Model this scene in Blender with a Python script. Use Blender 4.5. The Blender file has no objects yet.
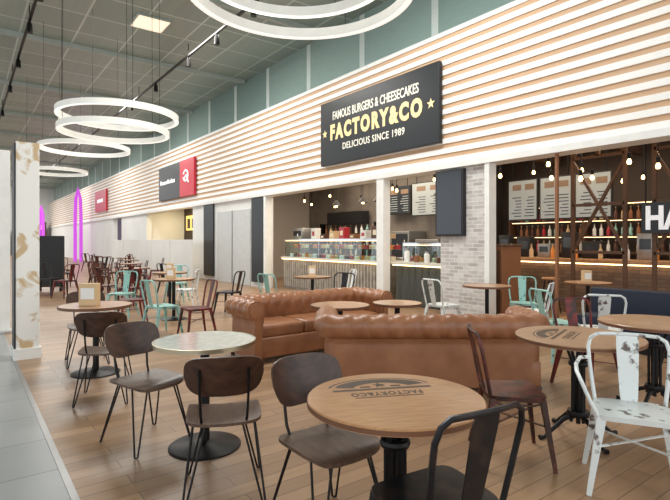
import bpy, bmesh, math, random
from mathutils import Vector, Matrix
random.seed(4)
sc=bpy.context.scene
TH=math.radians(36.72); S=math.sin(TH); C=math.cos(TH); H=1.45
def P(lat,dep,z=0.0): return Vector((lat*C+dep*S,-lat*S+dep*C,z))
def face(fl,fd):
    v=P(fl,fd); return math.atan2(-v.x,v.y)
def lin(c):
    return tuple(((x/255)/12.92 if x/255<=0.04045 else ((x/255+0.055)/1.055)**2.4) for x in c)+(1.0,)
# ---------------------------------------------------------------- materials
def newmat(name):
    m=bpy.data.materials.new(name); m.use_nodes=True
    nt=m.node_tree; b=nt.nodes['Principled BSDF']; return m,nt,b
def mat(name,col,rough=.5,metal=0.0,col2=None,scale=6.0,lo=.4,hi=.6,stretch=(1,1,1),bump=0.0,emit=0.0,coat=0.0,detail=6,dist=0.0):
    m,nt,b=newmat(name)
    b.inputs['Base Color'].default_value=lin(col); b.inputs['Roughness'].default_value=rough
    b.inputs['Metallic'].default_value=metal
    if coat: b.inputs['Coat Weight'].default_value=coat
    tc=nt.nodes.new('ShaderNodeTexCoord'); mp=nt.nodes.new('ShaderNodeMapping')
    mp.inputs['Scale'].default_value=stretch
    nt.links.new(tc.outputs['Object'],mp.inputs['Vector'])
    n=nt.nodes.new('ShaderNodeTexNoise'); n.inputs['Scale'].default_value=scale; n.inputs['Detail'].default_value=detail; n.inputs['Distortion'].default_value=dist
    nt.links.new(mp.outputs['Vector'],n.inputs['Vector'])
    if col2 is None: col2=tuple(max(0,c*.975) for c in col)
    r=nt.nodes.new('ShaderNodeValToRGB'); r.color_ramp.elements[0].position=lo; r.color_ramp.elements[1].position=hi
    r.color_ramp.elements[0].color=lin(col2); r.color_ramp.elements[1].color=lin(col)
    nt.links.new(n.outputs['Fac'],r.inputs['Fac']); nt.links.new(r.outputs['Color'],b.inputs['Base Color'])
    if bump:
        bp=nt.nodes.new('ShaderNodeBump'); bp.inputs['Strength'].default_value=bump
        nt.links.new(n.outputs['Fac'],bp.inputs['Height']); nt.links.new(bp.outputs['Normal'],b.inputs['Normal'])
    if emit:
        b.inputs['Emission Color'].default_value=lin(col); b.inputs['Emission Strength'].default_value=emit
    return m
def brickmat(name,c1,c2,mort,w,h,ms,rough=.6,grain=0.0,offset=.5,plane='XY',bumps=.3,gscale=(3,60,1),metal=0):
    m,nt,b=newmat(name); b.inputs['Roughness'].default_value=rough; b.inputs['Metallic'].default_value=metal
    tc=nt.nodes.new('ShaderNodeTexCoord'); src=tc.outputs['Object']
    if plane=='YZ':
        sx=nt.nodes.new('ShaderNodeSeparateXYZ'); cx=nt.nodes.new('ShaderNodeCombineXYZ')
        nt.links.new(src,sx.inputs[0]); nt.links.new(sx.outputs['Y'],cx.inputs['X']); nt.links.new(sx.outputs['Z'],cx.inputs['Y']); nt.links.new(sx.outputs['X'],cx.inputs['Z']); src=cx.outputs[0]
    br=nt.nodes.new('ShaderNodeTexBrick'); br.offset=offset
    br.inputs['Color1'].default_value=lin(c1); br.inputs['Color2'].default_value=lin(c2); br.inputs['Mortar'].default_value=lin(mort)
    br.inputs['Scale'].default_value=1; br.inputs['Brick Width'].default_value=w; br.inputs['Row Height'].default_value=h; br.inputs['Mortar Size'].default_value=ms
    nt.links.new(src,br.inputs['Vector']); out=br.outputs['Color']
    if grain:
        mp=nt.nodes.new('ShaderNodeMapping'); mp.inputs['Scale'].default_value=gscale; nt.links.new(src,mp.inputs['Vector'])
        n=nt.nodes.new('ShaderNodeTexNoise'); n.inputs['Scale'].default_value=1; n.inputs['Detail'].default_value=5; nt.links.new(mp.outputs['Vector'],n.inputs['Vector'])
        mr=nt.nodes.new('ShaderNodeMapRange'); mr.inputs['To Min'].default_value=1-grain; mr.inputs['To Max'].default_value=1+grain
        nt.links.new(n.outputs['Fac'],mr.inputs['Value'])
        mx=nt.nodes.new('ShaderNodeVectorMath'); mx.operation='SCALE'; nt.links.new(out,mx.inputs[0]); nt.links.new(mr.outputs[0],mx.inputs['Scale']); out=mx.outputs[0]
    nt.links.new(out,b.inputs['Base Color'])
    if bumps:
        bp=nt.nodes.new('ShaderNodeBump'); bp.inputs['Strength'].default_value=bumps; bp.inputs['Distance'].default_value=.004; bp.invert=True
        nt.links.new(br.outputs['Fac'],bp.inputs['Height']); nt.links.new(bp.outputs['Normal'],b.inputs['Normal'])
    return m
def woodmat(name,c1,c2,rough=.45,sc_=6,st=(1,9,9),coat=0):
    return mat(name,c1,rough,0,c2,sc_,.3,.75,st,.05,coat=coat)
def emis(name,col,s):
    m,nt,b=newmat(name); b.inputs['Base Color'].default_value=lin(col)
    b.inputs['Emission Color'].default_value=lin(col); b.inputs['Emission Strength'].default_value=s; return m
def glassmat(name,col=(235,245,245),f=.92):
    m=bpy.data.materials.new(name); m.use_nodes=True; nt=m.node_tree; nt.nodes.clear()
    o=nt.nodes.new('ShaderNodeOutputMaterial'); t=nt.nodes.new('ShaderNodeBsdfTransparent'); g=nt.nodes.new('ShaderNodeBsdfGlossy')
    t.inputs[0].default_value=lin(col); g.inputs['Roughness'].default_value=.03; x=nt.nodes.new('ShaderNodeMixShader'); x.inputs[0].default_value=1-f
    nt.links.new(t.outputs[0],x.inputs[1]); nt.links.new(g.outputs[0],x.inputs[2]); nt.links.new(x.outputs[0],o.inputs[0]); return m

M={}
M['floor']=brickmat('oak_planks',(172,138,106),(144,112,84),(98,76,58),1.3,.13,.003,.34,.22,.37,bumps=.12,gscale=(2,34,1))
M['tile']=brickmat('grey_floor_tiles',(156,158,158),(144,147,148),(112,114,115),1.2,.6,.006,.3,.1,0,bumps=.1,gscale=(3,3,3))
M['ceil']=brickmat('perforated_metal_ceiling',(150,163,156),(134,148,141),(192,202,196),1.25,1.25,.025,.38,.14,0,bumps=.2,gscale=(9,.3,1))
M['upper']=brickmat('clerestory_panels',(146,166,160),(120,142,137),(200,208,204),2.4,1.9,.1,.12,.16,0,'YZ')
M['white']=mat('white_paint',(236,235,231),.5)
M['slat_white']=mat('white_lacquered_slat',(248,246,242),.45,0,(246,244,240))
M['slat_tan']=woodmat('oak_backing',(212,176,142),(196,160,126),.6,3,(9,.3,9))
M['wallw']=mat('off_white_wall',(228,227,223),.6,scale=.8)
M['sidew']=mat('warm_grey_wall',(176,168,158),.6,scale=.8)
M['greydoor']=mat('pale_grey_door',(200,202,200),.4)
M['black']=mat('matt_black',(24,24,26),.5)
M['iron']=mat('black_iron',(28,27,28),.42,.6)
M['dwood']=woodmat('dark_walnut_plywood',(84,56,42),(48,31,25),.34,5,(2,12,2))
M['seatwood']=woodmat('walnut_seat',(102,76,58),(68,48,38),.36,5,(12,2,2))
M['tabwood']=woodmat('oiled_oak_top',(200,152,108),(170,122,82),.28,4,(2,14,2),.15)
M['tabwood2']=woodmat('weathered_oak_top',(194,154,122),(164,126,96),.28,4,(14,2,2),.15)
M['edge']=mat('dark_table_edge',(112,72,46),.5)
M['burnt']=mat('burnt_mark',(62,46,36),.5,0,(92,66,48),40,.36,.46)
M['marble']=mat('pale_grey_green_stone',(206,213,205),.16,0,(190,199,190),20,.38,.6,coat=.3)
M['brass']=mat('brushed_metal_edge',(190,176,150),.3,.9)
M['leather']=mat('caramel_tan_leather',(158,106,72),.38,0,(136,87,57),5,.3,.7,coat=.08)
M['leather2']=mat('caramel_leather_cushion',(162,110,76),.38,0,(140,91,60),5,.3,.7,coat=.08)
M['redmetal']=mat('worn_dark_red_paint',(118,42,40),.42,.3,(58,40,36),9,.42,.55)
M['rustred']=mat('rusty_brown_red_steel',(104,56,46),.4,.5,(54,38,34),8,.4,.6)
M['whitemetal']=mat('distressed_white_paint',(220,225,224),.4,.1,(96,82,74),14,.35,.43)
M['teal']=mat('distressed_teal_paint',(146,192,184),.4,.1,(90,110,104),12,.36,.45)
M['blackmetal']=mat('worn_black_steel',(38,38,41),.35,.6,(62,52,48),9,.35,.5)
M['signblack']=mat('black_sign_panel',(27,31,36),.4)
M['signcream']=emis('cream_sign_letters',(240,236,220),.25)
M['signyellow']=emis('pale_gold_sign_letters',(244,220,158),.3)
M['signwhite']=emis('white_sign_letters',(240,240,240),.4)
M['red']=mat('red_sign_panel',(190,28,52),.4,emit=.12)
M['ring']=emis('ring_diffuser',(250,248,240),.8)
M['ringbody']=mat('cream_aluminium_band',(232,230,222),.5,emit=.22)
M['beam']=mat('pale_ceiling_beam',(168,178,172),.5)
M['panel']=emis('ceiling_light_diffuser',(255,238,214),.75)
M['concrete']=mat('grey_concrete',(128,120,112),.7,0,(98,91,85),1.6,.3,.7)
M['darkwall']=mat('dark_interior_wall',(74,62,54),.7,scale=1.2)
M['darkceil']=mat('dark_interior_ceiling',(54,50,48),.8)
M['brick']=brickmat('whitewashed_brick',(212,208,204),(172,164,160),(214,212,208),.22,.07,.008,.75,.2,.5,'YZ',.6,(9,9,9))
M['barfront']=brickmat('brown_bar_tiles',(136,112,92),(112,90,74),(92,78,68),.22,.07,.006,.5,.2,.5,'YZ',.5,(9,9,9))
M['glass']=glassmat('clear_glass')
M['bulb']=emis('warm_bulb',(255,206,142),8)
M['strip']=emis('warm_led_strip',(255,216,160),5)
M['timber']=woodmat('brown_timber',(112,78,54),(78,53,37),.6)
M['navy']=mat('navy_fabric',(30,36,54),.8)
M['wave']=mat('grey_green_wave_panel',(84,88,84),.32,.2)
M['stone']=mat('pale_stone_top',(220,214,200),.3)
M['flute']=mat('grey_beige_panel',(150,143,132),.5,0,(120,113,104),7,.35,.65)
M['flute2']=mat('grey_beige_ribs',(176,168,155),.45,0,(146,138,126),7,.35,.65)
M['screen']=mat('dark_screen',(48,54,62),.2)
M['menu']=emis('menu_screen_grey',(150,158,160),.14)
M['menupic']=mat('muted_menu_picture',(128,104,84),.5)
M['kraft']=mat('kraft_card',(214,184,142),.7)
M['gold']=mat('white_marble_with_gold_veins',(242,239,232),.3,0,(204,176,134),2.8,.38,.45,detail=5,dist=1.6)
M['neon']=emis('magenta_neon',(176,70,190),1.0)
M['warm']=emis('warm_lit_shopfront',(240,204,120),.8)
M['chrome']=mat('chrome',(200,200,202),.15,1)
M['steel']=mat('brushed_steel',(166,166,166),.35,.8)
M['terra']=mat('brown_box',(140,92,60),.6)
M['purple']=mat('lavender_wall',(120,110,132),.6)
M['choc']=mat('chocolate',(84,48,34),.4)
M['berry']=mat('berry_glaze',(176,48,58),.3)
M['cream']=mat('cream_icing',(240,226,200),.5)
M['orange']=mat('orange_glaze',(222,140,60),.4)

# ---------------------------------------------------------------- mesh builder
class B:
    def __init__(s): s.bm=bmesh.new()
    def box(s,c,size,rot=None,bev=0,seg=2,mi=0):
        M4=Matrix.Translation(Vector(c))
        if rot is not None: M4=M4@rot.to_4x4()
        M4=M4@Matrix.Diagonal((size[0],size[1],size[2],1))
        g=bmesh.ops.create_cube(s.bm,size=1,matrix=M4); vs=g['verts']
        fs={f for v in vs for f in v.link_faces}
        for f in fs: f.material_index=mi
        if bev:
            es=list({e for v in vs for e in v.link_edges})
            bmesh.ops.bevel(s.bm,geom=es,offset=bev,segments=seg,affect='EDGES',profile=.5)
        return s
    def b2(s,x0,x1,y0,y1,z0,z1,bev=0,mi=0):
        return s.box(((x0+x1)/2,(y0+y1)/2,(z0+z1)/2),(abs(x1-x0),abs(y1-y0),abs(z1-z0)),None,bev,2,mi)
    def beam(s,p0,p1,w,h,up=Vector((0,0,1)),w1=None,h1=None,mi=0):
        p0=Vector(p0);p1=Vector(p1); d=(p1-p0).normalized(); x=d.cross(up)
        if x.length<1e-4: x=d.cross(Vector((0,1,0)))
        x.normalize(); y=x.cross(d); w1=w1 or w; h1=h1 or h
        r=[]
        for p,a,b_ in ((p0,w,h),(p1,w1,h1)):
            r.append([s.bm.verts.new(p+x*i*a/2+y*j*b_/2) for i,j in ((-1,-1),(1,-1),(1,1),(-1,1))])
        fs=[s.bm.faces.new(r[0][::-1]),s.bm.faces.new(r[1])]
        for i in range(4): fs.append(s.bm.faces.new((r[0][i],r[0][(i+1)%4],r[1][(i+1)%4],r[1][i])))
        for f in fs: f.material_index=mi
        return s
    def tube(s,pts,r,seg=8,closed=False,rr=None):
        pts=[Vector(p) for p in pts]; n=len(pts); rings=[]; u=None
        for i,p in enumerate(pts):
            if closed: t=pts[(i+1)%n]-pts[i-1]
            else: t=pts[min(i+1,n-1)]-pts[max(i-1,0)]
            t.normalize()
            if u is None:
                u=t.orthogonal().normalized()
            else:
                u=u-t*u.dot(t); u.normalize()
            v=t.cross(u); rad=rr[i] if rr else r
            rings.append([s.bm.verts.new(p+(u*math.cos(a)+v*math.sin(a))*rad) for a in [2*math.pi*k/seg for k in range(seg)]])
        m=n if closed else n-1
        for i in range(m):
            a=rings[i]; b=rings[(i+1)%n]
            for k in range(seg): s.bm.faces.new((a[k],a[(k+1)%seg],b[(k+1)%seg],b[k]))
        if not closed:
            s.bm.faces.new(rings[0][::-1]); s.bm.faces.new(rings[-1])
        return s
    def lathe(s,prof,seg=24,c=(0,0,0),mi=0):
        c=Vector(c); rings=[]
        for r,z in prof:
            if r<1e-5: rings.append([s.bm.verts.new(c+Vector((0,0,z)))])
            else: rings.append([s.bm.verts.new(c+Vector((r*math.cos(2*math.pi*k/seg),r*math.sin(2*math.pi*k/seg),z))) for k in range(seg)])
        for a,b in zip(rings,rings[1:]):
            if len(a)==1 and len(b)==1: continue
            for k in range(seg):
                k2=(k+1)%seg
                if len(a)==1: f=s.bm.faces.new((a[0],b[k2],b[k]))
                elif len(b)==1: f=s.bm.faces.new((a[k],a[k2],b[0]))
                else: f=s.bm.faces.new((a[k],a[k2],b[k2],b[k]))
                f.material_index=mi
        return s
    def plate(s,w,h,th,fn,n=5,seg=40,rings=8):
        top=[];bot=[]
        for side,off in ((top,th/2),(bot,-th/2)):
            for i in range(rings+1):
                q=i/rings; ring=[]
                for k in range(1 if i==0 else seg):
                    a=2*math.pi*k/seg; ca,sa=math.cos(a),math.sin(a)
                    x=w/2*q*math.copysign(abs(ca)**(2/n),ca); y=h/2*q*math.copysign(abs(sa)**(2/n),sa)
                    p,nr=fn(x,y); ring.append(s.bm.verts.new(Vector(p)+Vector(nr)*off))
                side.append(ring)
        for side,fl in ((top,0),(bot,1)):
            for i in range(rings):
                a=side[i];b=side[i+1]
                for k in range(seg):
                    k2=(k+1)%seg
                    vs=(a[0],b[k],b[k2]) if i==0 else (a[k],b[k],b[k2],a[k2])
                    s.bm.faces.new(vs[::-1] if fl else vs)
        for k in range(seg):
            k2=(k+1)%seg; s.bm.faces.new((top[-1][k],bot[-1][k],bot[-1][k2],top[-1][k2]))
        return s
    def obj(s,name,mats,parent=None,smooth=True,loc=(0,0,0),rot=(0,0,0),ang=35):
        bmesh.ops.recalc_face_normals(s.bm,faces=s.bm.faces[:])
        me=bpy.data.meshes.new(name); s.bm.to_mesh(me); s.bm.free()
        if not isinstance(mats,(list,tuple)): mats=[mats]
        for m in mats: me.materials.append(M[m] if isinstance(m,str) else m)
        if smooth:
            me.shade_smooth(); me.set_sharp_from_angle(angle=math.radians(ang))
        o=bpy.data.objects.new(name,me); sc.collection.objects.link(o)
        o.location=loc; o.rotation_euler=rot
        if parent: o.parent=parent
        return o
def meta(o,label,cat,group=None):
    o['label']=label; o['category']=cat
    if group: o['group']=group
    return o
def thing(name,label,cat,loc=(0,0,0),rz=0,group=None):
    e=bpy.data.objects.new(name,None); e.empty_display_size=.1; sc.collection.objects.link(e)
    e.location=loc; e.rotation_euler=(0,0,rz); return meta(e,label,cat,group)
def struct(o,label=None):
    o['kind']='structure'
    if label: o['label']=label
    return o
def dup(root,loc,rz,label=None,mats=None,group=None):
    def cp(o,par):
        n=o.copy(); sc.collection.objects.link(n)
        if par: n.parent=par
        if mats and n.type=='MESH':
            for i,sl in enumerate(n.material_slots):
                k=sl.material.name
                if k in mats:
                    sl.link='OBJECT'; sl.material=M[mats[k]]
        for ch in list(o.children): cp(ch,n)
        return n
    n=cp(root,None); n.location=loc; n.rotation_euler=(0,0,rz)
    if label: n['label']=label
    if group: n['group']=group
    return n
def text(body,mt,parent,mtx,W,Hh,name='lettering',bold=0.0,ext=.004,spacing=1.0,left=False):
    cu=bpy.data.curves.new(name,'FONT'); cu.body=body; cu.size=1; cu.align_x='LEFT'
    cu.offset=bold; cu.space_character=spacing; cu.resolution_u=3
    cu.extrude=ext
    t=bpy.data.objects.new(name,cu); sc.collection.objects.link(t)
    dg=bpy.context.evaluated_depsgraph_get(); me=bpy.data.meshes.new_from_object(t.evaluated_get(dg))
    bpy.data.objects.remove(t)
    xs=[v.co.x for v in me.vertices]; ys=[v.co.y for v in me.vertices]
    x0,x1,y0,y1=min(xs),max(xs),min(ys),max(ys)
    for v in me.vertices:
        v.co.x=(v.co.x-(x0 if left else (x0+x1)/2))*W/(x1-x0); v.co.y=(v.co.y-(y0+y1)/2)*Hh/(y1-y0)
    me.materials.clear(); me.materials.append(M[mt])
    o=bpy.data.objects.new(name,me); sc.collection.objects.link(o)
    if parent: o.parent=parent
    o.matrix_local=mtx; return o
def wallmtx(x,y,z):  # facing -X
    return Matrix(((0,0,-1,x),(-1,0,0,y),(0,1,0,z),(0,0,0,1)))

# ---------------------------------------------------------------- structure
XW=7.5; ZB=2.95; ZT=5.5; ZC=7.1
struct(B().b2(.51,14,-4,62,-.1,0).obj('floor','floor',smooth=False),'brown oak plank floor')
struct(B().b2(-14,.51,-4,62,-.1,0).obj('floor','tile',smooth=False),'pale grey stone tile floor')
struct(B().b2(.49,.53,-4,62,0,.004).obj('trim_1','steel',smooth=False),'metal strip between tile and wood')
struct(B().b2(-14,8.4,-4,62,ZC,ZC+.15).obj('ceiling','ceil',smooth=False),'grey-green metal panel ceiling')
for y0,y1,i in ((13.6,19.7,1),(26,31,2),(33,61.8,3)):
    struct(B().b2(XW,XW+.25,y0,y1,0,ZB-.01).obj('wall_right','wallw',smooth=False),'off-white shopfront wall')
struct(B().b2(XW+.5,XW+.75,-4,61.8,ZT,ZC).obj('wall_upper','upper',smooth=False),'clerestory wall of pale green glazing')
struct(B().b2(XW-.02,XW+.6,-4,61.8,ZT-.08,ZT).obj('trim_2','white',smooth=False),'white capping ledge above the slats')
struct(B().b2(XW-.1,XW+.3,-4,61.8,ZB-.12,ZB-.012).obj('trim_3','white',smooth=False),'white soffit trim below the slats')
struct(B().b2(-14,8,61.8,62,0,ZC).obj('wall_far','wallw',smooth=False),'pale far end wall of the hall')
struct(B().b2(11.5,11.7,9,17.2,0,3.9).obj('wall_back','concrete',smooth=False),'grey concrete back wall')
struct(B().b2(XW+.25,11.7,17.2,17.4,0,3.9).obj('wall_side','sidew',smooth=False),'warm grey side wall inside the shop')
struct(B().b2(13,13.2,-4,9,0,3.9).obj('wall_back','darkwall',smooth=False),'dark back wall of the restaurant')
struct(B().b2(11.7,13.2,9,9.2,0,3.9).obj('wall_side','darkwall',smooth=False),'dark side wall of the restaurant')
struct(B().b2(XW+.25,13.2,-4,17.4,3.9,4.0).obj('ceiling','darkceil',smooth=False),'dark ceiling inside the shops')
struct(B().b2(9.5,9.6,19.5,26.2,0,3.4).obj('wall_back','darkwall',smooth=False),'dark shop back wall')
struct(B().b2(XW+.25,9.6,26.2,26.35,0,3.4).obj('wall_side','wallw',smooth=False),'white side wall of the smaller shop')
struct(B().b2(XW+.25,9.6,19.5,26.35,3.4,3.5).obj('ceiling','darkceil',smooth=False),'dark ceiling of the smaller shop')
struct(B().b2(9.0,9.1,31,33.2,0,3.4).obj('wall_back','purple',smooth=False),'lavender shop wall')
struct(B().b2(XW+.25,9.1,33.1,33.2,0,3.4).obj('wall_side','purple',smooth=False),'lavender shop side wall')
for p in ((5.42,5.52),(8.17,8.4),(13.5,13.62)):
    struct(B().b2(XW-.08,XW+.12,p[0],p[1],0,ZB-.12).obj('trim_4','white',smooth=False),'white shopfront post')
fa=thing('slatted_fascia','long fascia of white horizontal slats on oak backing','wall cladding',(XW,0,ZB))
B().b2(0.0,.22,-4,61.7,0,ZT-ZB-.08).obj('backing_board','slat_tan',fa,False)
sl=B(); n=13; pit=(ZT-ZB-.08)/n
for i in range(n): sl.b2(-.025,.0,-4,61.7,i*pit+.0,i*pit+pit*.52)
sl.obj('slats','slat_white',fa,False)
bp=thing('brick_pier','whitewashed brick pier between two shopfronts','pillar',(XW+.1,6.05,0))
B().b2(-.1,.12,-.52,.55,0,ZB-.12).obj('brickwork','brick',bp,False)

# ---------------------------------------------------------------- main sign
sg=thing('shop_sign','black shop sign with cream and gold lettering on white slats','sign',(XW-.1,8.5,4.14))
B().b2(-.04,.05,-1.98,1.98,-.79,.79,.01).obj('sign_board','signblack',sg,False)
def wm(dy,dz): return wallmtx(-.045,dy,dz)
text('FAMOUS BURGERS & CHEESECAKES','signcream',sg,wm(0,.40),2.9,.21,bold=.016,spacing=1.0)
text('FACTORY&CO','signyellow',sg,wm(0,.0),3.1,.40,bold=.055,spacing=1.32)
text('DELICIOUS SINCE 1989','signcream',sg,wm(.0,-.40),2.1,.16,bold=.012,spacing=1.1)
def star(b,c,r,ax=1):
    ce=b.bm.verts.new(Vector(c)); vs=[]
    for k in range(10):
        a=math.pi/2+k*math.pi/5; q=r if k%2==0 else r*.42
        vs.append(b.bm.verts.new(Vector(c)+(Vector((0,math.cos(a)*q,math.sin(a)*q)) if ax else Vector((math.cos(a)*q,math.sin(a)*q,0)))))
    for k in range(10): b.bm.faces.new((ce,vs[k],vs[(k+1)%10]))
for dy in (-1.78,1.78):
    b=B(); star(b,(-.05,dy,.0),.11); b.obj('star_emblem','signyellow',sg,False)
s2=thing('shop_sign','black and red shop sign with white markings','sign',(XW-.1,21.4,4.05))
B().b2(-.04,.05,-.6,2.2,-.75,.75).obj('sign_board','signblack',s2,False)
B().b2(-.05,.05,-2.2,-.6,-.75,.75).obj('red_panel','red',s2,False)
for i,(w,y,h) in enumerate(((.16,1.85,.2),(.13,1.63,.14),(.16,1.42,.14),(.08,1.24,.14),(.14,1.08,.14),(.14,.86,.2),(.14,.62,.14),(.08,.45,.2),(.14,.28,.14),(.14,.06,.14))):
    B().b2(-.06,-.05,y-w/2,y+w/2,-.06,-.06+h).obj('white_mark','signwhite',s2,False)
b=B(); pts=[]
for k in range(15):
    a=.4+k*.4; pts.append((-.06,-1.35+.26*math.cos(a),.08+.22*math.sin(a)))
pts+=[(-.06,-1.2,.0),(-.06,-1.42,.1),(-.06,-1.65,-.22)]
b.tube(pts,.04,6); b.obj('white_script_mark','signwhite',s2)
s3=thing('shop_sign','small red shop sign high on the slats','sign',(XW-.1,36,4.1)); B().b2(-.05,.05,-1.7,1.5,-.7,.7).obj('sign_board','red',s3,False)
b=B(); b.b2(-.07,-.05,-.9,.8,-.1,.12); b.obj('white_mark','signwhite',s3,False)

struct(B().b2(XW-.05,XW,14.6,17.2,0,2.5,.01).obj('door_1','greydoor',smooth=False),'pale grey double door')
struct(B().b2(XW-.07,XW-.05,15.87,15.93,.0,2.5).obj('trim_5','steel',smooth=False),'door meeting gap')
for y0,y1,l in ((13.66,14.45,'tall black panel on white shopfront wall'),(17.5,18.4,'narrow black panel beside the grey door')):
    t=thing('wall_panel',l,'panel',(XW-.04,(y0+y1)/2,0),group='black wall panels'); B().b2(-.03,.03,-(y1-y0)/2,(y1-y0)/2,.15,2.82,.005).obj('board','signblack',t,False)
t=thing('menu_screen','black hanging panel fixed to the brick pier','screen',(XW-.05,6.32,2.2)); B().b2(-.04,.05,-.34,.34,-.66,.6,.01).obj('casing','black',t,False)
B().b2(-.045,-.04,-.3,.3,-.62,.56).obj('display','screen',t,False)

# ---------------------------------------------------------------- ring pendants
def ring_lamp(loc,rings,label):
    r=thing('ring_pendant_lamp',label,'ceiling lamp',loc,group='ring lamps over the seating')
    for (dx,dy,dz,dia) in rings:
        R=dia/2
        b=B(); b.lathe([(R,0),(R,.10),(R-.075,.10),(R-.075,0),(R,0)],80); b.obj('lamp_ring','ringbody',r,True,(dx,dy,dz))
        b=B(); b.lathe([(R-.008,-.006),(R-.067,-.006),(R-.067,0),(R-.008,0),(R-.008,-.006)],80); b.obj('light_diffuser','ring',r,True,(dx,dy,dz))
        for k in range(3):
            a=k*2.094+.5; x,y=(R-.03)*math.cos(a),(R-.03)*math.sin(a)
            B().tube([(x+dx,y+dy,.07+dz),(x*.98+dx,y*.98+dy,ZC-loc[2])],.004,5).obj('cable','iron',r)
ring_lamp((2.55,3.96,3.78),((0,0,0,2.17),(-.05,.05,.2,1.95)),'pair of large white ring lamps on cables')
ring_lamp((2.4,10.1,3.78),((0,0,0,2.17),(-.1,-.1,-.32,1.95)),'pair of white ring lamps hung one below another')
ring_lamp((2.57,14.3,3.8),((0,0,0,2.17),),'single white ring lamp hung on cables')
ring_lamp((2.6,19.6,3.8),((0,0,0,2.0),),'single white ring lamp hung on cables')
for x,y in ((3.9,13.2),(3.9,26),(-1,26)):
    t=thing('ceiling_light','square recessed warm ceiling light panel','ceiling light',(x,y,ZC-.05),group='square ceiling lights')
    B().b2(-.42,.42,-.42,.42,0,.05).obj('frame','beam',t,False); B().b2(-.38,.38,-.38,.38,-.01,0).obj('diffuser','panel',t,False)
for i,x in enumerate((1.3,5.2)):
    t=thing('ceiling_track','dark lighting track fixed below the ceiling','lighting track',(x,0,ZC-.35)); B().b2(-.03,.03,3,50,-.025,.025).obj('rail','iron',t,False)
    b=B()
    for y in range(4,50,5): b.tube([(0,y,.03),(0,y,.35)],.012,5)
    b.obj('hanger_rods','iron',t)
sp0=None
for i,(x,y) in enumerate([(x,y) for x in (1.3,5.2) for y in (8,10,12,14,17,20,24)]):
    if sp0 is None:
        sp0=thing('spotlight','small black track spotlight','spotlight',(x,y,ZC-.45),group='track spotlights')
        B().lathe([(0,-.2),(.07,-.2),(.06,0),(.02,.07),(0,.07)],12).obj('lamp_head','iron',sp0)
    else: dup(sp0,(x,y,ZC-.45),0)
for y in range(6,60,5):
    struct(B().b2(-14,7.95,y-.06,y+.06,ZC-.12,ZC-.0).obj('trim_6','beam',smooth=False),'light ceiling beam')

# ---------------------------------------------------------------- chairs
def wood_chair(loc,rz,label):
    r=thing('dining_chair',label,'chair',loc,rz,'walnut hairpin-leg chairs')
    def seat(x,y):
        z=.455-.012*(1-(x/.2)**2) - (.025*((y-.13)/.08)**2 if y>.13 else 0)
        return (x,y,z),(0,0,1)
    B().plate(.42,.41,.016,seat,5,44,8).obj('seat','seatwood',r)
    def bk(x,z): 
        y=-.235+.055*(x/.21)**2-.10*(z/.25)
        return (x*(1-.12*(-z/.12) if z<0 else 1),y,.715+z),(0,1,.1)
    B().plate(.43,.235,.014,bk,4,44,8).obj('backrest','dwood',r)
    for s_ in (-1,1):
        B().tube([(s_*.12,.05,.443),(s_*.12,-.17,.44),(s_*.125,-.2,.5),(s_*.13,-.215,.62),(s_*.13,-.245,.76)],.008,6).obj('back_support','iron',r)
    b=B(); b.tube([(-.16,.15,.436),(.16,.15,.436),(.16,-.15,.436),(-.16,-.15,.436)],.008,6,True); b.obj('under_frame','iron',r)
    for sx in (-1,1):
        for sy in (-1,1):
            f=Vector((sx*.215,sy*.215 - (.03 if sy<0 else 0),.008))
            a=Vector((sx*.17,sy*.09,.436)); c=Vector((sx*.10,sy*.165,.436))
            d=(c-a).normalized()*.010
            B().tube([a,f-d,f+Vector((0,0,-.001)),f+d,c],.0065,6).obj('leg','iron',r)
    return r
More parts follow.
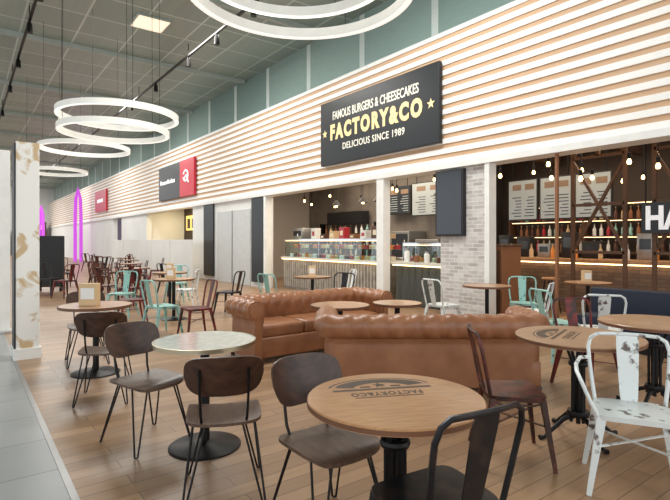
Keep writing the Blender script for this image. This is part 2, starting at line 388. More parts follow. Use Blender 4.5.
def tolix(loc,rz,label,mt,group='metal bistro chairs',arms=False,k=1.0):
    r=thing('metal_chair' if not arms else 'metal_armchair',label,'chair',loc,rz,group)
    def seat(x,y): return (x*k*(1+.08*y/.18),y,.45-.008*math.cos(x*8)*math.cos(y*8)),(0,0,1)
    b=B(); b.plate(.37,.37,.01,seat,6,40,6)
    def rim(x,y): return (x*k*(1+.08*y/.18),y,.437),(0,0,1)
    b.plate(.365,.365,.024,rim,6,40,2); b.obj('seat',mt,r)
    pts=[(-.165,-.17,.44),(-.178,-.19,.55),(-.19,-.215,.68),(-.195,-.235,.77),(-.18,-.248,.825),(-.145,-.254,.85),(-.07,-.268,.853),(0,-.272,.853),(.07,-.268,.853),(.145,-.254,.85),(.18,-.248,.825),(.195,-.235,.77),(.19,-.215,.68),(.178,-.19,.55),(.165,-.17,.44)]
    B().tube([(x*k,y,z) for x,y,z in pts],.0125,8).obj('back_frame',mt,r)
    def spl(x,z): return (x*(1.15+.9*z),-.222-.045*(z/.2),.645+z),(0,1,.2)
    B().plate(.10,.405,.006,spl,9,32,4).obj('back_slat',mt,r)
    for sx in (-1,1):
        for sy in (-1,1):
            top=(sx*.155*k,sy*.155,.435); bot=(sx*.215*k,sy*.215-(.02 if sy<0 else 0),0.0)
            B().beam(top,bot,.05,.034,Vector((0,1,0)),.026,.02).obj('leg',mt,r,False)
        if arms:
            B().tube([(sx*.19*k,-.222,.70),(sx*.24*k,-.18,.70),(sx*.265*k,-.02,.69),(sx*.265*k,.10,.675),(sx*.245*k,.165,.63),(sx*.205*k,.175,.52),(sx*.17*k,.165,.44)],.012,8).obj('armrest',mt,r)
    def lp(sx,sy,z):
        q=(.435-z)/.435; return Vector((sx*k*(.155+.06*q),sy*(.155+.06*q)-(.02*q if sy<0 else 0),z))
    B().beam(lp(-1,-1,.27),lp(1,1,.27),.022,.005).obj('leg_brace',mt,r,False)
    B().beam(lp(1,-1,.264),lp(-1,1,.264),.022,.005).obj('leg_brace',mt,r,False)
    for sx in (-1,1): B().tube([(sx*.165*k,.17,.42),(sx*.175*k,.10,.40),(sx*.17*k,-.10,.40),(sx*.165*k,-.16,.42)],.006,6).obj('side_rail',mt,r)
    return r
wc=wood_chair(P(-1.36,3.62),face(.72,-.55),'dark walnut chair with hairpin legs beside stone table')
dup(wc,P(-.65,2.93),face(-.22,.97),'dark walnut chair with hairpin legs pushed toward stone table')
dup(wc,P(-.03,2.5),face(.6,-.8),'dark walnut chair with hairpin legs at round oak table')
dup(wc,P(-2.12,4.62),face(-.25,.97),'dark walnut chair with hairpin legs tucked at small table')
dup(wc,P(-2.95,5.95),face(.5,-.85),'dark walnut chair facing small table with card stand')
tb=tolix(P(.40,1.98),face(-.5,.86),'black steel bistro chair pushed to round oak table','blackmetal',k=1.1)
K='worn_black_steel'
dup(tb,P(1.19,3.38),face(.96,-.1),'rusty dark red steel bistro chair beside oak table',{K:'rustred'})
tolix(P(1.76,2.95),face(-.4,-.92),'distressed white steel armchair beside oak table','whitemetal',arms=True,k=1.15)
dup(tb,P(2.5,4.95),face(.2,-.95),'dark red steel bistro chair behind oak tables',{K:'redmetal'})
dup(tb,P(3.4,4.75),face(-.9,-.3),'black steel bistro chair beside oak table')
dup(tb,P(-2.68,7.75),face(.6,.7),'teal steel bistro chair near tan sofa',{K:'teal'})
dup(tb,P(-2.08,7.5),face(-.7,-.5),'dark red steel bistro chair near tan sofa',{K:'redmetal'})
dup(tb,P(3.05,8.1),face(-.3,-1),'teal steel bistro chair near shopfront',{K:'teal'})
dup(tb,P(2.85,7.2),face(-.8,.5),'pale steel bistro chair near shopfront',{K:'whitemetal'})
dup(tb,P(1.7,7.9),face(.8,.5),'pale steel bistro chair near brick pier',{K:'whitemetal'})
dup(tb,P(3.05,5.75),face(.3,.9),'white steel bistro chair near navy bench',{K:'whitemetal'})
dup(tb,P(2.75,6.2),face(.9,.2),'teal steel bistro chair near navy bench',{K:'teal'})
far=[(-3.5,8.6,'redmetal'),(-2.1,9.9,'blackmetal'),(-4.1,9.6,'teal'),(-3.1,10.4,'whitemetal'),(-4.4,10.8,'redmetal'),(-3.8,12.0,'teal'),(-4.9,12.2,'redmetal'),(-4.4,13.3,'blackmetal'),(-5.8,13.9,'redmetal'),(-5.9,15.0,'blackmetal'),(-6.8,14.4,'rustred'),(-7.2,16.2,'rustred'),(-8.1,17.6,'rustred'),(-8.7,18.6,'blackmetal'),(-6.2,17.3,'redmetal'),(-9.4,19.9,'rustred'),(-8.2,20.4,'redmetal'),(-10.2,21.5,'rustred'),(-1.1,9.2,'teal'),(.15,10.4,'whitemetal'),(0.05,9.1,'blackmetal'),
 (-9.0,22.5,'redmetal'),(-10.8,23,'blackmetal'),(-11.8,24,'rustred'),(-5.2,11.3,'rustred'),(-6.9,12.8,'redmetal'),(-7.6,13.4,'blackmetal'),(-8.6,16,'blackmetal'),(-9.6,17.6,'rustred')]
nm={'redmetal':'dark red','blackmetal':'black','teal':'teal','whitemetal':'white','rustred':'rusty brown'}
for la,de,m in far:
    dup(tb,P(la,de),random.uniform(0,6.28),nm[m]+' steel bistro chair in the seating area',{K:m})

# ---------------------------------------------------------------- tables
def top_geo(b,R,z,th=.028): b.lathe([(0,z),(R-.004,z),(R,z-.004),(R,z-th),(R-.006,z-th-.002),(0,z-th-.002)],64)
def iron_table(loc,rz,label,dia,mt,logo=0):
    r=thing('bistro_table',label,'table',loc,rz,'round oak tables'); R=dia/2
    b=B(); top_geo(b,R,.75,.03); b.obj('table_top',mt,r)
    b=B(); b.lathe([(R+.001,.742),(R+.001,.722),(R-.02,.716)],64); b.obj('edge_band','edge',r)
    b=B()
    for k in range(4):
        a=k*math.pi/2+.785; c,s_=math.cos(a),math.sin(a)
        b.tube([(c*.2,s_*.2,.715),(c*.09,s_*.09,.66),(c*.045,s_*.045,.55),(c*.045,s_*.045,.2),(c*.06,s_*.06,.12)],.012,8)
    b.lathe([(.03,.56),(.065,.56),(.07,.545),(.065,.53),(.03,.53)],20); b.lathe([(.03,.2),(.075,.2),(.08,.18),(.075,.16),(.03,.16)],20)
    b.lathe([(0,.7),(.016,.7),(.016,.1),(0,.1)],10)
    b.obj('column','iron',r)
    b=B(); b.lathe([(0,.716),(.24,.716),(.24,.708),(0,.708)],24); b.obj('mounting_plate','iron',r)
    for k in range(4):
        a=k*math.pi/2+.785; c,s_=math.cos(a),math.sin(a)
        B().tube([(c*.03,s_*.03,.17),(c*.12,s_*.12,.14),(c*.22,s_*.22,.06),(c*.27,s_*.27,.018),(c*.31,s_*.31,.014)],.014,8,rr=[.018,.018,.015,.014,.02]).obj('foot','iron',r)
    if logo:
        RZ=Matrix.Rotation(math.pi,4,'Z')
        text('FACTORY&CO','burnt',r,Matrix.Translation((-.02,.055,.7506))@RZ,.34,.05,'burnt_lettering',ext=.0002,bold=.03,spacing=1.15)
        b=B()
        for k in range(14):
            a0=math.pi*(k/14*.8+.1); a1=math.pi*((k+1)/14*.8+.1)
            for r0,r1 in ((.11,.18),(.195,.205)):
                vs=[b.bm.verts.new((-.02+q*math.cos(a)*1.3,.13+q*math.sin(a)*.85,.7508)) for q,a in ((r0,a0),(r1,a0),(r1,a1),(r0,a1))]
                b.bm.faces.new(vs)
        b.b2(-.26,.22,.115,.138,.7503,.7509); star(b,(-.02,.185,.7509),.04,0)
        b.b2(-.12,-.07,.155,.175,.7503,.7509); b.b2(.03,.08,.155,.175,.7503,.7509)
        b.b2(-.18,.14,.005,.014,.7503,.7509)
        b.obj('burnt_emblem','burnt',r,False)
    return r
def disc_table(loc,label,dia,mt,edge,h=.75):
    r=thing('pedestal_table',label,'table',loc,0,'pedestal tables'); R=dia/2
    b=B(); top_geo(b,R-.004,h,.026); b.obj('table_top',mt,r)
    b=B(); b.lathe([(R-.006,h+.002),(R,h+.001),(R,h-.028),(R-.006,h-.029),(R-.006,h+.002)],64); b.obj('edge_band',edge,r)
    b=B(); b.lathe([(0,h-.03),(.12,h-.03),(.12,h-.042),(.032,h-.05),(.032,.04),(0,.04)],24); b.obj('column','iron',r)
    b=B(); b.lathe([(0,.045),(.05,.045),(.08,.028),(.235,.016),(.25,.008),(.25,0),(0,0)],48); b.obj('base','iron',r)
    return r
t1=iron_table(P(.27,2.25),-TH+.2,'round oiled oak table with burnt lettering and iron base',.79,'tabwood',1)
disc_table(P(-.92,3.54),'round pale stone table with metal edge and disc base',.71,'marble','brass')
t3=disc_table(P(-2.63,5.5),'small round oak table with black disc base',.75,'tabwood2','edge')
iron_table(P(1.8,3.7),.3,'round weathered oak table with black iron legs',.88,'tabwood2',1)
iron_table(P(2.78,4.35),.8,'round weathered oak table behind another oak table',.88,'tabwood2')
disc_table(P(.06,5.9),'round oak table between two tan sofas',.7,'tabwood2','edge',.70)
disc_table(P(.76,6.1),'smaller round oak table between two tan sofas',.6,'tabwood2','edge',.70)
for la,de in ((-3.0,9.3),(-3.7,11.2),(-5.2,13.0),(-6.4,15.6),(-7.6,18.4),(-8.8,21),(2.4,7.9),(4.3,8.5),(-.45,9.9),(-10.5,22.6)):
    disc_table(P(la,de),'round oak table in the seating area',.75,'tabwood2','edge')
def card_box(loc,rz,label,w=.19,h=.24):
    r=thing('menu_holder',label,'menu holder',loc,rz,'card holders on tables')
    B().b2(-w/2,w/2,-.05,.05,0,h,.004).obj('card_box','kraft',r,False)
    B().b2(-w*.38,w*.38,-.0512,-.05,h*.3,h*.8).obj('white_label','white',r,False)
card_box(P(-2.66,5.42,.752),-TH,'kraft card holder standing on small oak table')
for la,de in ((-3.05,9.3),(-.45,9.9),(4.25,8.45),(-3.7,11.2)): card_box(P(la,de,.752),-TH,'kraft card holder standing on oak table',.14,.2)

# ---------------------------------------------------------------- chesterfield sofas
def sofa(loc,rz,label,W=2.28,Dp=.84):
    r=thing('chesterfield_sofa',label,'sofa',loc,rz,'tan chesterfield sofas')
    cu,cz,R=.03,.635,.115
    prof=[(-.05,.06),(-.05,.38),(-.066,.48),(-.075,.56)]
    for k in range(0,28): 
        a=math.radians(190-k*10); prof.append((cu+R*math.cos(a),cz+R*math.sin(a)))
    prof+=[(.045,.49),(.05,.41),(.05,.06)]
    pv=[Vector(p) for p in prof]; L=[0]
    for a,b_ in zip(pv,pv[1:]): L.append(L[-1]+(b_-a).length)
    N=58; res=[]
    for i in range(N):
        q=L[-1]*i/(N-1); j=0
        while j<len(L)-2 and L[j+1]<q: j+=1
        t=(q-L[j])/max(1e-9,L[j+1]-L[j]); p=pv[j].lerp(pv[j+1],t); res.append((p,q))
    nr=[]
    for i in range(N):
        t=res[min(i+1,N-1)][0]-res[max(i-1,0)][0]; t.normalize(); nr.append(Vector((-t.y,t.x)))
    v0=L[1]; v1=L[4+26]
    a=W/2-.145; fr=Dp/2-.02; bk=-Dp/2+.145; rc=.10
    path=[]; st=.02
    n1=int((fr-bk-rc)/st)
    for i in range(n1): path.append((Vector((-a,fr-(fr-bk-rc)*i/n1)),Vector((-1,0))))
    for i in range(9):
        an=math.pi+ (math.pi/2)*i/8; path.append((Vector((-a+rc+rc*math.cos(an),bk+rc+rc*math.sin(an))),Vector((math.cos(an),math.sin(an)))))
    cut1=len(path)-5; n2=int((2*a-2*rc)/st)
    for i in range(1,n2): path.append((Vector((-a+rc+(2*a-2*rc)*i/n2,bk)),Vector((0,-1))))
    cut2=len(path)+4
    for i in range(9):
        an=1.5*math.pi+(math.pi/2)*i/8; path.append((Vector((a-rc+rc*math.cos(an),bk+rc+rc*math.sin(an))),Vector((math.cos(an),math.sin(an)))))
    for i in range(1,n1+1): path.append((Vector((a,bk+rc+(fr-bk-rc)*i/n1)),Vector((1,0))))
    sl_=[0]
    for i in range(1,len(path)): sl_.append(sl_[-1]+(path[i][0]-path[i-1][0]).length)
    tot=sl_[-1]; w=tot/round(tot/.16); hh=.15
    def mk(i0,i1,name):
        b=B(); rings=[]
        for i in range(i0,i1+1):
            p,n=path[i]; ring=[]
            for j,(q,v) in enumerate(res):
                mk_=max(0,min(1,(v-v0)/.05))*max(0,min(1,(v1-v)/.04))
                ed=min(1,min(sl_[i],tot-sl_[i])/.04)
                A=math.pi*(sl_[i]/w+(v-v0)/hh/2*1.0); Bq=math.pi*(sl_[i]/w-(v-v0)/hh/2*1.0)
                f=(abs(math.sin(A))*abs(math.sin(Bq)))**.42
                d=(.021*f-.011)*mk_*ed
                qq=q+nr[j]*d
                ring.append(b.bm.verts.new(Vector((p.x+n.x*qq.x,p.y+n.y*qq.x,qq.y))))
            rings.append(ring)
        for x,y in zip(rings,rings[1:]):
            for j in range(N-1): b.bm.faces.new((x[j],x[j+1],y[j+1],y[j]))
        for x in (rings[0],rings[-1]): b.bm.faces.new(x)
        return b.obj(name,'leather',r,True,ang=50)
    mk(0,cut1,'armrest'); mk(cut1,cut2,'backrest'); mk(cut2,len(path)-1,'armrest')
    for sx in (-1,1):
        b=B(); b.plate(.18,.18,.02,lambda x,z:((sx*(a+.03)+x,fr+.008,.635+z),(0,1,0)),2,28,3)
        b.plate(.085,.46,.016,lambda x,z:((sx*a+x,fr+.006,.32+z),(0,1,0)),6,24,2)
        b.obj('scroll_panel','leather2',r)
    B().tube([(-a,bk-.055,.485),(a,bk-.055,.485)],.008,6).obj('piping','leather2',r)
    B().b2(-W/2+.12,W/2-.12,-Dp/2+.1,Dp/2-.05,.06,.30,.02).obj('base','leather',r,ang=60)
    cw=(2*a-.12)/3
    for k in range(3):
        B().box((-a+.06+cw*(k+.5),.055,.37),(cw-.006,Dp-.26,.16),None,.045,4).obj('seat_cushion','leather2',r,ang=80)
    for sx in (-1,1):
        for sy in (-1,1): B().lathe([(0,.07),(.035,.07),(.04,.05),(.025,.02),(.028,0),(0,0)],16,(sx*(W/2-.15),sy*(Dp/2-.12),0)).obj('foot','dwood',r)
    return r
sA=sofa(P(-.33,6.74),math.pi,'tan leather chesterfield sofa facing the other sofa')
dup(sA,P(.94,5.06),face(.0,1),'tan leather chesterfield sofa seen from its back')

# ---------------------------------------------------------------- left column, kiosk, stand
t=thing('decorative_pillar','white marbled pillar with faint gold veins and dark edge','pillar',(.64,7.33,0))
B().b2(-.12,.13,-.17,.16,.14,2.66,.004).obj('shaft','gold',t,False)
B().b2(-.145,.15,-.19,.19,0,.14,.006).obj('plinth','white',t,False)
B().b2(-.135,-.12,-.175,.16,.14,2.64).obj('edge_strip','black',t,False)
t=thing('white_partition','tall white partition post standing near grey tiles','partition',(.45,9.6,0))
B().b2(-.45,.17,-.06,.06,0,2.9,.005).obj('panel','white',t,False); B().b2(-.48,.19,-.2,.2,0,.04,.01).obj('foot_plate','greydoor',t,False)
t=thing('display_stand','black display board standing on low feet','display stand',P(-8.25,14.5),-.35)
B().b2(-.36,.36,-.05,.05,.12,1.6,.02).obj('board','black',t,False)
for sx in (-1,1): B().b2(sx*.3-.03,sx*.3+.03,-.2,.2,0,.12).obj('foot','iron',t,False)
for i in range(5):
    y=17.6+i*2.4
    t=thing('low_screen','white low screen panel in front of shopfront','partition',(6.7,y+1.18,0),group='white low screens')
    B().b2(-.04,.04,-1.16,1.16,.04,1.5,.01).obj('panel','wallw',t,False)
    for s_ in (-1,1): B().b2(-.2,.2,s_*1.0-.03,s_*1.0+.03,0,.05).obj('foot','greydoor',t,False)
def arch(loc,w,h,lab):
    t=thing('neon_arch',lab,'light sculpture',loc,-TH,group='neon arches')
    B().tube([(-w/2,0,0),(-w/2,0,h*.6),(-w*.4,0,h*.86),(0,0,h),(w*.4,0,h*.86),(w/2,0,h*.6),(w/2,0,0)],.12,8).obj('neon_tube','neon',t)
arch(P(-18.5,36),.42,5.2,'tall narrow magenta light column'); arch(P(-23.5,40),.3,4.2,'tall narrow magenta light column')
for i,(x0,x1,z1,m) in enumerate(((-3,0.5,3.4,'timber'),(1.2,3.4,3.2,'darkwall'),(4.2,7.0,3.4,'timber'))):
    t=thing('shop_unit','distant brown shopfront unit','shop front',((x0+x1)/2,60,0),group='distant shop units')
    w=(x1-x0)/2; B().b2(-w,w,-.6,.6,0,z1).obj('frontage',m,t,False); B().b2(-w*.9,w*.9,-.64,-.6,2.6,3.1).obj('lit_band','warm' if i!=1 else 'signwhite',t,False)
    B().b2(-w*.8,w*.8,-.65,-.6,.2,2.4).obj('shop_window','screen',t,False)
t=thing('shop_counter','warm lit shop counter under yellow lamps','counter',(8.8,22.8,0)); B().b2(-.3,.3,-2.9,2.9,0,1.1,.01).obj('counter_body','timber',t,False)
B().b2(-.35,.35,-3,3,1.1,1.16).obj('counter_top','stone',t,False)
t=thing('lit_menu_board','yellow lit menu board above shop counter','sign',(9.44,22.8,2.3)); B().b2(-.05,.05,-2.8,2.8,-.3,.45).obj('board','warm',t,False)
for k in range(9): B().b2(-.06,-.05,-2.6+k*.6,-2.2+k*.6,-.2,.3).obj('menu_block','darkwall',t,False)

# ---------------------------------------------------------------- burger shop interior
def case(par,y0,y1,x0,x1,z0,z1):
    b=B(); b.b2(x0,x0+.01,y0,y1,z0,z1-.05); b.b2(x0,x1,y0,y1,z1-.01,z1); b.obj('glass_case','glass',par,False)
    n=max(2,round((y1-y0)/.9)); b=B()
    for i in range(n+1):
        y=y0+(y1-y0)*i/n; b.b2(x0,x0+.02,y-.01,y+.01,z0,z1); b.b2(x1-.02,x1,y-.01,y+.01,z0,z1)
    b.b2(x0-.01,x0+.03,y0,y1,z1-.04,z1+.01); b.obj('metal_frame','chrome',par,False)
    B().b2(x0+.03,x0+.06,y0,y1,z1-.05,z1-.03).obj('led_strip','strip',par,False)
    B().b2(x0+.1,x1,y0,y1,(z0+z1)/2,(z0+z1)/2+.01).obj('shelf','glass',par,False)
dc=thing('display_counter','long glass-topped cake display counter with grey ribbed front','display counter',(8.35,11,0))
B().b2(-.35,.4,-2.2,2.4,0,.92,.01).obj('counter_body','flute',dc,False)
b=B()
for i in range(38): b.b2(-.37,-.35,-2.15+i*.12,-2.15+i*.12+.06,.08,.85)
b.obj('fluted_front','flute2',dc,False)
B().b2(-.42,.42,-2.25,2.45,.92,.97,.005).obj('counter_top','stone',dc,False)
B().b2(-.41,-.38,-2.2,2.4,.895,.915).obj('under_top_led_strip','strip',dc,False)
case(dc,-2.2,2.4,-.3,.35,.97,1.5)
cols=('choc','berry','cream','orange','kraft','white')
cakes={}
def cake(loc,k):
    if k not in cakes:
        c=thing('cake',{'choc':'round chocolate cake','berry':'red glazed berry cake','cream':'pale cream cheesecake','orange':'orange glazed cake','kraft':'golden baked cake','white':'white iced cake'}[k]+' in the display case','cake',loc,group='cakes in the display case')
        B().lathe([(0,.10),(.07,.10),(.085,.085),(.085,0),(0,0)],16).obj('cake_body',k,c); 
        B().lathe([(0,.135),(.012,.13),(.018,.115),(.012,.10),(0,.10)],8).obj('topping','berry' if k!='berry' else 'cream',c)
        B().lathe([(0,.0),(.1,.0),(.1,-.0012),(0,-.0012)],16).obj('plate','white',c)
        cakes[k]=c
    else: dup(cakes[k],loc,0)
for i in range(21):
    y=8.92+i*.21
    cake((8.16,y,.972),cols[(i*5+1)%6]); cake((8.30,y,1.247),cols[(i*7+3)%5]); cake((8.40,y,.972),cols[(i*4+2)%5]); cake((8.56,y,1.247),cols[(i*3+1)%6])
# bakery boxes and jars above the case, pastry boxes behind
for i in range(9):
    if i==8: continue
    h=.12+.1*((i*5)%3); k=('kraft','choc','white','terra','berry')[i%5]
    t=thing('bakery_box','small bakery box stacked on the display case','box',(8.48,9.1+i*.46,1.511),group='boxes on the display case')
    B().b2(-.1,.1,-.11,.11,0,h,.006).obj('box_body',k,t,False); B().b2(-.105,-.1,-.06,.06,h*.3,h*.7).obj('box_label','cream' if k!='white' else 'berry',t,False)
b0=thing('service_counter','dark wavy-fronted counter with pale stone top','counter',(8.3,7.4,0))
B().b2(-.25,.35,-1.1,1.0,0,.92).obj('counter_body','wave',b0,False)
b=B()
nw=60
pr=[]
for i in range(nw+1):
    y=-1.1+2.1*i/nw; pr.append((b.bm.verts.new((-.28-.03*math.sin(i*1.1),y,.05)),b.bm.verts.new((-.28-.03*math.sin(i*1.1+1.5),y,.86))))
for p,q in zip(pr,pr[1:]): b.bm.faces.new((p[0],q[0],q[1],p[1]))
b.obj('wavy_front','wave',b0)
B().b2(-.40,.38,-1.15,1.05,.92,.98,.005).obj('counter_top','stone',b0,False)
B().b2(-.39,-.36,-1.1,1.0,.895,.915).obj('led_strip','strip',b0,False)
case(b0,-1.0,.95,-.1,.33,.98,1.4)
for i,(y,h,m) in enumerate(((6.6,.2,'white'),(6.85,.28,'kraft'),(7.15,.14,'choc'),(7.5,.24,'white'),(7.8,.18,'terra'),(8.1,.3,'white'))):
    c=thing('jar','small jar standing on the stone counter','jar',(8.08,y,.981),group='jars on the counter')
    B().lathe([(0,0),(.06,0),(.065,h*.7),(.04,h*.85),(0,h*.85)],14).obj('jar_body',m,c); B().lathe([(0,h*.85),(.045,h*.85),(.045,h),(0,h)],14).obj('lid','steel',c)
for i in range(8):
    cake((8.35,6.52+i*.24,.982),cols[(i*3)%5])
def hang_screen(x,y,w,z0,z1,m,lab,grp):
    t=thing('hanging_screen',lab,'screen',(x,y,(z0+z1)/2),group=grp)
    hh=(z1-z0)/2
    B().b2(-.03,.03,-w/2,w/2,-hh,hh,.005).obj('casing','black',t,False)
    B().b2(-.035,-.03,-w/2+.03,w/2-.03,-hh+.03,hh-.03).obj('display',m,t,False)
    b=B(); b2_=B()
    for c_ in range(2):
        y0=-w/2+.09+c_*(w/2-.06)
        b2_.b2(-.038,-.035,y0,y0+w*.3,hh-.26,hh-.12)
        for k in range(7):
            L_=w*random.uniform(.18,.34); b.b2(-.038,-.035,y0,y0+L_,-hh+.1+k*.075,-hh+.12+k*.075)
    b.obj('menu_text_lines','screen' if m=='menu' else 'menu',t,False)
    b2_.obj('menu_picture','menupic',t,False)
    for s_ in (-1,1): B().tube([(0,s_*w*.35,hh),(0,s_*w*.35,3.9-(z0+z1)/2)],.012,6).obj('hanger','iron',t)
hang_screen(11.2,11.6,1.1,2.3,3.2,'screen','dark menu screen hung above the counter','hanging screens')
hang_screen(11.0,10.2,1.2,2.2,3.2,'menu','grey menu screen hung above the counter','hanging screens')
for i,y in enumerate((5.35,6.2,7.05)): hang_screen(11,y,.8,1.95,2.95,'menu','grey menu screen hung above the bar','hanging screens')
t=thing('back_shelf','black metal shelf against the concrete wall','shelf',(11.2,14.2,0))
for z in (.9,1.3,1.7): B().b2(-.15,.2,-1.6,1.6,z,z+.03).obj('shelf_board','timber',t,False)
for y in (-1.6,1.57): B().b2(-.15,.2,y,y+.03,0,2.1).obj('upright','iron',t,False)
B().b2(-.16,.2,-.9,1.1,2.05,2.5).obj('header_panel','black',t,False)
def bottle(loc,k,h,lab,grp,store={}):
    key=(k,lab)
    if key not in store:
        c=thing('bottle',lab,'bottle',loc,group=grp)
        B().lathe([(0,0),(.045,0),(.045,.16),(.016,.22),(.016,.27),(0,.27)],8).obj('bottle_body',k,c); B().lathe([(0,.27),(.018,.27),(.018,.3),(0,.3)],8).obj('cap','brass',c)
        store[key]=c
    else: dup(store[key],loc,0)
for z in (.931,1.331,1.731):
    for i in range(10): bottle((11.15,12.8+i*.3,z),random.choice(('white','terra','teal','kraft','choc')),.3,'small bottle on the black metal shelf','bottles on the shelf')
for i,(y,w,h,m,l) in enumerate(((10.0,.9,1.5,'steel','stainless steel oven against the concrete wall'),(11.1,.8,1.75,'steel','tall steel fridge against the concrete wall'),(12.05,.7,1.35,'steel','stainless steel fryer against the concrete wall'))):
    t=thing('kitchen_unit',l,'kitchen appliance',(11.1,y,0),group='kitchen units'); B().b2(-.35,.38,-w/2,w/2,.05,h,.01).obj('body',m,t,False)
    B().b2(-.36,-.35,-w/2+.06,w/2-.06,h*.55,h-.08).obj('door','screen',t,False); B().tube([(-.39,-w/2+.1,h*.53),(-.39,w/2-.1,h*.53)],.012,6).obj('handle','chrome',t)
    B().b2(-.3,.3,-w/2+.05,w/2-.05,0,.05).obj('plinth','black',t,False)
t=thing('coffee_machine','steel coffee machine on the display counter','coffee machine',(8.5,13.1,.97+.541)); 
B().b2(-.18,.18,-.25,.25,0,.34,.02).obj('body','steel',t); B().b2(-.2,-.18,-.2,.2,.1,.25).obj('front_panel','black',t,False); B().tube([(-.22,-.08,.08),(-.22,-.08,.16)],.02,8).obj('group_head','chrome',t)
def pendant(loc,ztop,lab):
    t=thing('pendant_lamp',lab,'pendant lamp',loc,group='bare bulb pendants')
    B().tube([(0,0,.12),(0,0,ztop-loc[2])],.008,5).obj('cord','iron',t)
    B().lathe([(0,.16),(.03,.15),(.03,.05),(.0,.05)],10).obj('socket','iron',t)
    B().lathe([(0,-.04),(.025,-.035),(.038,0),(.026,.035),(.018,.06),(0,.06)],12).obj('bulb','bulb',t)
def cage(loc,ztop,lab):
    t=thing('cage_lamp',lab,'pendant lamp',loc,group='black cage pendants')
    B().tube([(0,0,.16),(0,0,ztop-loc[2])],.008,5).obj('cord','iron',t)
    B().lathe([(0,.18),(.03,.17),(.15,.0),(.145,0),(.02,.15),(0,.15)],16).obj('lamp_shade','iron',t)
    B().lathe([(0,-.04),(.04,-.03),(.045,.02),(.03,.07),(0,.08)],12).obj('bulb','bulb',t)
for (x,y,z) in ((9,9.4,2.75),(9.6,10.2,2.9),(9.8,11.8,2.7),(9.2,12.6,2.85),(9.3,14.2,2.8),(9,7.6,2.75),(10.4,15.4,2.8),(10.2,9.2,3.1),
    (8.6,5.0,2.85),(9.2,4.5,2.6),(8.8,3.7,2.75),(9.6,3.6,2.95),(9.4,5.4,2.7),(10.2,4.4,2.6),(8.6,3.2,2.6),(9.4,2.8,2.9),(10.4,6.4,3.0),(10.2,5.2,2.9),(8.4,4.3,2.5),(10.8,3.6,2.9),(11.6,4.6,2.8),(11.8,6,2.7),(11.9,7.5,2.9),(9,6.3,2.8)):
    pendant((x,y,z),3.9,'bare warm bulb hanging on a black cord')
for (x,y,z) in ((9.2,11,2.55),(10,13.4,2.6),(9.5,8.4,2.6),(8.9,10,2.5),(9.0,12,2.5)):
    cage((x,y,z),3.9,'black metal shade lamp hung above the counter')
# ---------------------------------------------------------------- restaurant interior
bc=thing('bar_counter','long wooden bar counter with brown tiled front','bar counter',(10.2,5.2,0))
B().b2(-.3,.3,-3.2,3.2,0,1.02).obj('counter_body','barfront',bc,False); B().b2(-.4,.35,-3.3,3.3,1.02,1.09,.01).obj('counter_top','tabwood',bc,False)
B().b2(-.39,-.36,-3.2,3.2,.995,1.015).obj('led_strip','strip',bc,False)
for i in range(12):
    k=random.choice(('white','kraft','choc','orange','teal'))
    bottle((10.15,2.3+i*.5,1.092),k,.3,'bottle standing on the bar counter','bottles on the bar counter')
for i,(y,w,h) in enumerate(((3.0,.35,.4),(4.05,.3,.5),(5.05,.4,.35),(5.55,.3,.55),(6.1,.3,.3),(6.6,.35,.45),(7.1,.3,.5),(3.5,.3,.32))):
    t=thing('bar_machine','small dark machine standing on the bar counter','bar equipment',(10.4,y,1.091),group='machines on the bar'); B().b2(-.1,.1,-w/2,w/2,0,h,.015).obj('body','steel' if i%3==1 else 'black',t); B().b2(-.105,-.1,-w/3,w/3,h*.4,h*.8).obj('front_panel','screen',t,False)
sp=None
for i in (0,3,4,5):
    y=2.9+i*.85
    if sp is None:
        sp=thing('bar_stool','wooden bar stool with iron legs at the bar','stool',(9.45,y,0),group='bar stools')
        B().lathe([(0,.72),(.16,.72),(.17,.7),(.16,.68),(0,.68)],20).obj('seat','tabwood',sp)
        for a in range(4):
            c,s_=math.cos(a*1.571+.785),math.sin(a*1.571+.785); B().tube([(c*.1,s_*.1,.68),(c*.2,s_*.2,0)],.012,6).obj('leg','iron',sp)
        B().lathe([(.155,.25),(.17,.25),(.17,.235),(.155,.235),(.155,.25)],20).obj('foot_ring','iron',sp)
    else: dup(sp,(9.45,y,0),0)
t=thing('bottle_rack','back-bar rack of shelves filled with bottles','shelf',(12.7,5.3,0))
for z in (1.15,1.55,1.95,2.35): B().b2(-.15,.2,-3.2,3.2,z,z+.03).obj('shelf_board','timber',t,False)
for z in (1.5,1.9,2.3): B().b2(-.14,-.12,-3.1,3.1,z+.037,z+.048).obj('led_strip','strip',t,False)
for y in (-3.2,-1.1,1.05,3.17): B().b2(-.15,.2,y,y+.04,0,2.4).obj('upright','timber',t,False)
for z in (1.181,1.581,1.981):
    for i in range(36):
        y=2.25+i*.17
        if random.random()<.06 or min(abs(y-5.3-q) for q in (-3.18,-1.08,1.07,3.19))<.075: continue
        bottle((12.71,y,z),random.choice(('white','terra','teal','kraft','choc','berry','choc','terra')),.3,'bottle standing on the back-bar rack','bottles on the back bar')
for i,(x,y0,y1) in enumerate(((9,3.85,4.75),(9.0,2.5,3.4))):
    t=thing('timber_truss','brown timber frame with crossed braces','timber frame',(x,(y0+y1)/2,0),group='timber frames'); w=(y1-y0)/2
    for s_ in (-1,0,1): B().b2(-.03,.03,s_*w-.03,s_*w+.03,0 if s_ else 2.95,3.9).obj('post','timber',t,False)
    for p,q in (((0,-w,1.3),(0,w,2.9)),((.05,w,1.3),(.05,-w,2.9)),((0,-w,2.95),(0,0,3.8)),((0,w,2.95),(0,0,3.8))): B().beam(p,q,.045,.055,Vector((1,0,0))).obj('cross_brace','timber',t,False)
    for z in (2.95,2.1,1.25): B().beam((0,-w,z),(0,w,z),.05,.06,Vector((1,0,0))).obj('rail','timber',t,False)
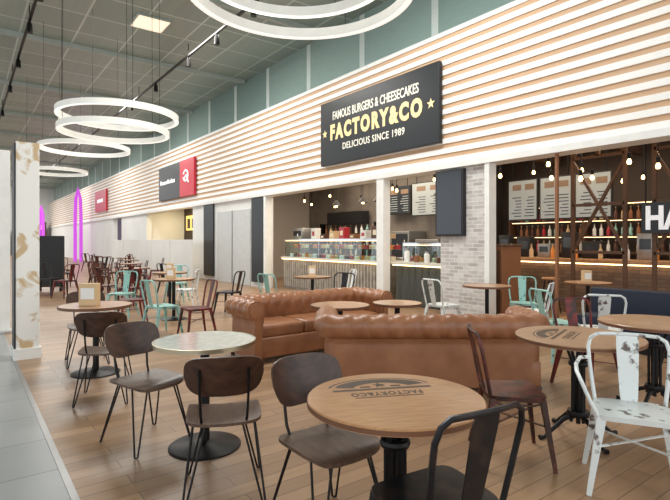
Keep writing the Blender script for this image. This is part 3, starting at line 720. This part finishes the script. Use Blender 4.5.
for y in (3.2,5.2,7.2):
    t=thing('ceiling_joist','brown timber joist under the restaurant ceiling','beam',(10.2,y,3.6),group='timber joists'); B().b2(-2.4,2.7,-.07,.07,-.1,.1).obj('joist','timber',t,False)
hs=thing('restaurant_sign','large white letters on a slim dark hanging board','sign',(8.8,2.8,1.82))
B().b2(.0,.03,-.7,.72,-.25,.25,.005).obj('sign_board','signblack',hs,False)
for y in (-.6,.66): B().tube([(.015,y,.25),(.015,y,3.9-1.82)],.012,6).obj('hanger','iron',hs)
text('HA','signwhite',hs,wallmtx(-.022,.64,0),.54,.38,bold=.03,ext=.015,left=True)
for y in (4.22,1.8):
    struct(B().b2(XW-.02,XW+.03,y-.02,y+.02,0,ZB-.12).obj('trim_7','terra',smooth=False),'slim brown shopfront post')
nb=thing('banquette','navy upholstered banquette bench by the shopfront','bench',(7.2,2.7,0))
B().b2(-.3,.25,-1.3,.9,.1,.43,.03).obj('seat','navy',nb); B().b2(.1,.27,-1.3,.9,.3,.78,.03).obj('backrest','navy',nb); B().b2(-.25,.2,-1.25,.85,0,.1).obj('plinth','black',nb,False)
t=thing('wooden_cabinet','brown wooden cabinet beside the shop entrance','cabinet',P(3.1,9.4),0)
B().b2(-.3,.3,-.25,.25,0,1.35,.01).obj('cabinet_body','terra',t,False); B().b2(-.31,-.3,-.22,.22,.1,1.28).obj('door','timber',t,False); B().b2(-.33,.33,-.28,.28,1.35,1.39).obj('cabinet_top','timber',t,False)

# ---------------------------------------------------------------- lights
w=bpy.data.worlds.new('World'); sc.world=w; w.use_nodes=True
bg=w.node_tree.nodes['Background']; bg.inputs[0].default_value=(.95,.98,1,1); bg.inputs[1].default_value=1.75
def area(loc,sx,sy,pw,col=(1,1,1),rot=(0,0,0)):  # area lights added as fill for hall and shops, no fixture modelled
    l=bpy.data.lights.new('area','AREA'); l.shape='RECTANGLE'; l.size=sx; l.size_y=sy; l.energy=pw; l.color=col
    o=bpy.data.objects.new('added_area_light',l); sc.collection.objects.link(o); o.location=loc; o.rotation_euler=rot
    o['label']='added area light below the ceiling'; o['category']='ceiling light'; return o
for y in (6,13,21,30,42): area((4,y,ZC-.2),3,2.5,380,(1,.98,.93))
area((-1,54,ZC-.3),6,4,1500);  # added only to brighten the dark far end of the hall
area((9.6,11.5,3.8),2.5,5,250,(1,.85,.66)); area((10,5,3.8),3,4.5,170,(1,.8,.58)); area((8.6,22.8,3.2),1,5,130,(1,.82,.5))
# ---------------------------------------------------------------- camera
cd=bpy.data.cameras.new('camera'); cam=bpy.data.objects.new('camera',cd); sc.collection.objects.link(cam)
cam.location=(0,0,H); cam.rotation_euler=(math.radians(90),0,-TH); cd.sensor_width=36; cd.lens=500/670*36; cd.shift_y=-9/670
cd.clip_end=200; sc.camera=cam
sc.view_settings.view_transform='Standard'; sc.view_settings.look='None'; sc.view_settings.exposure=0
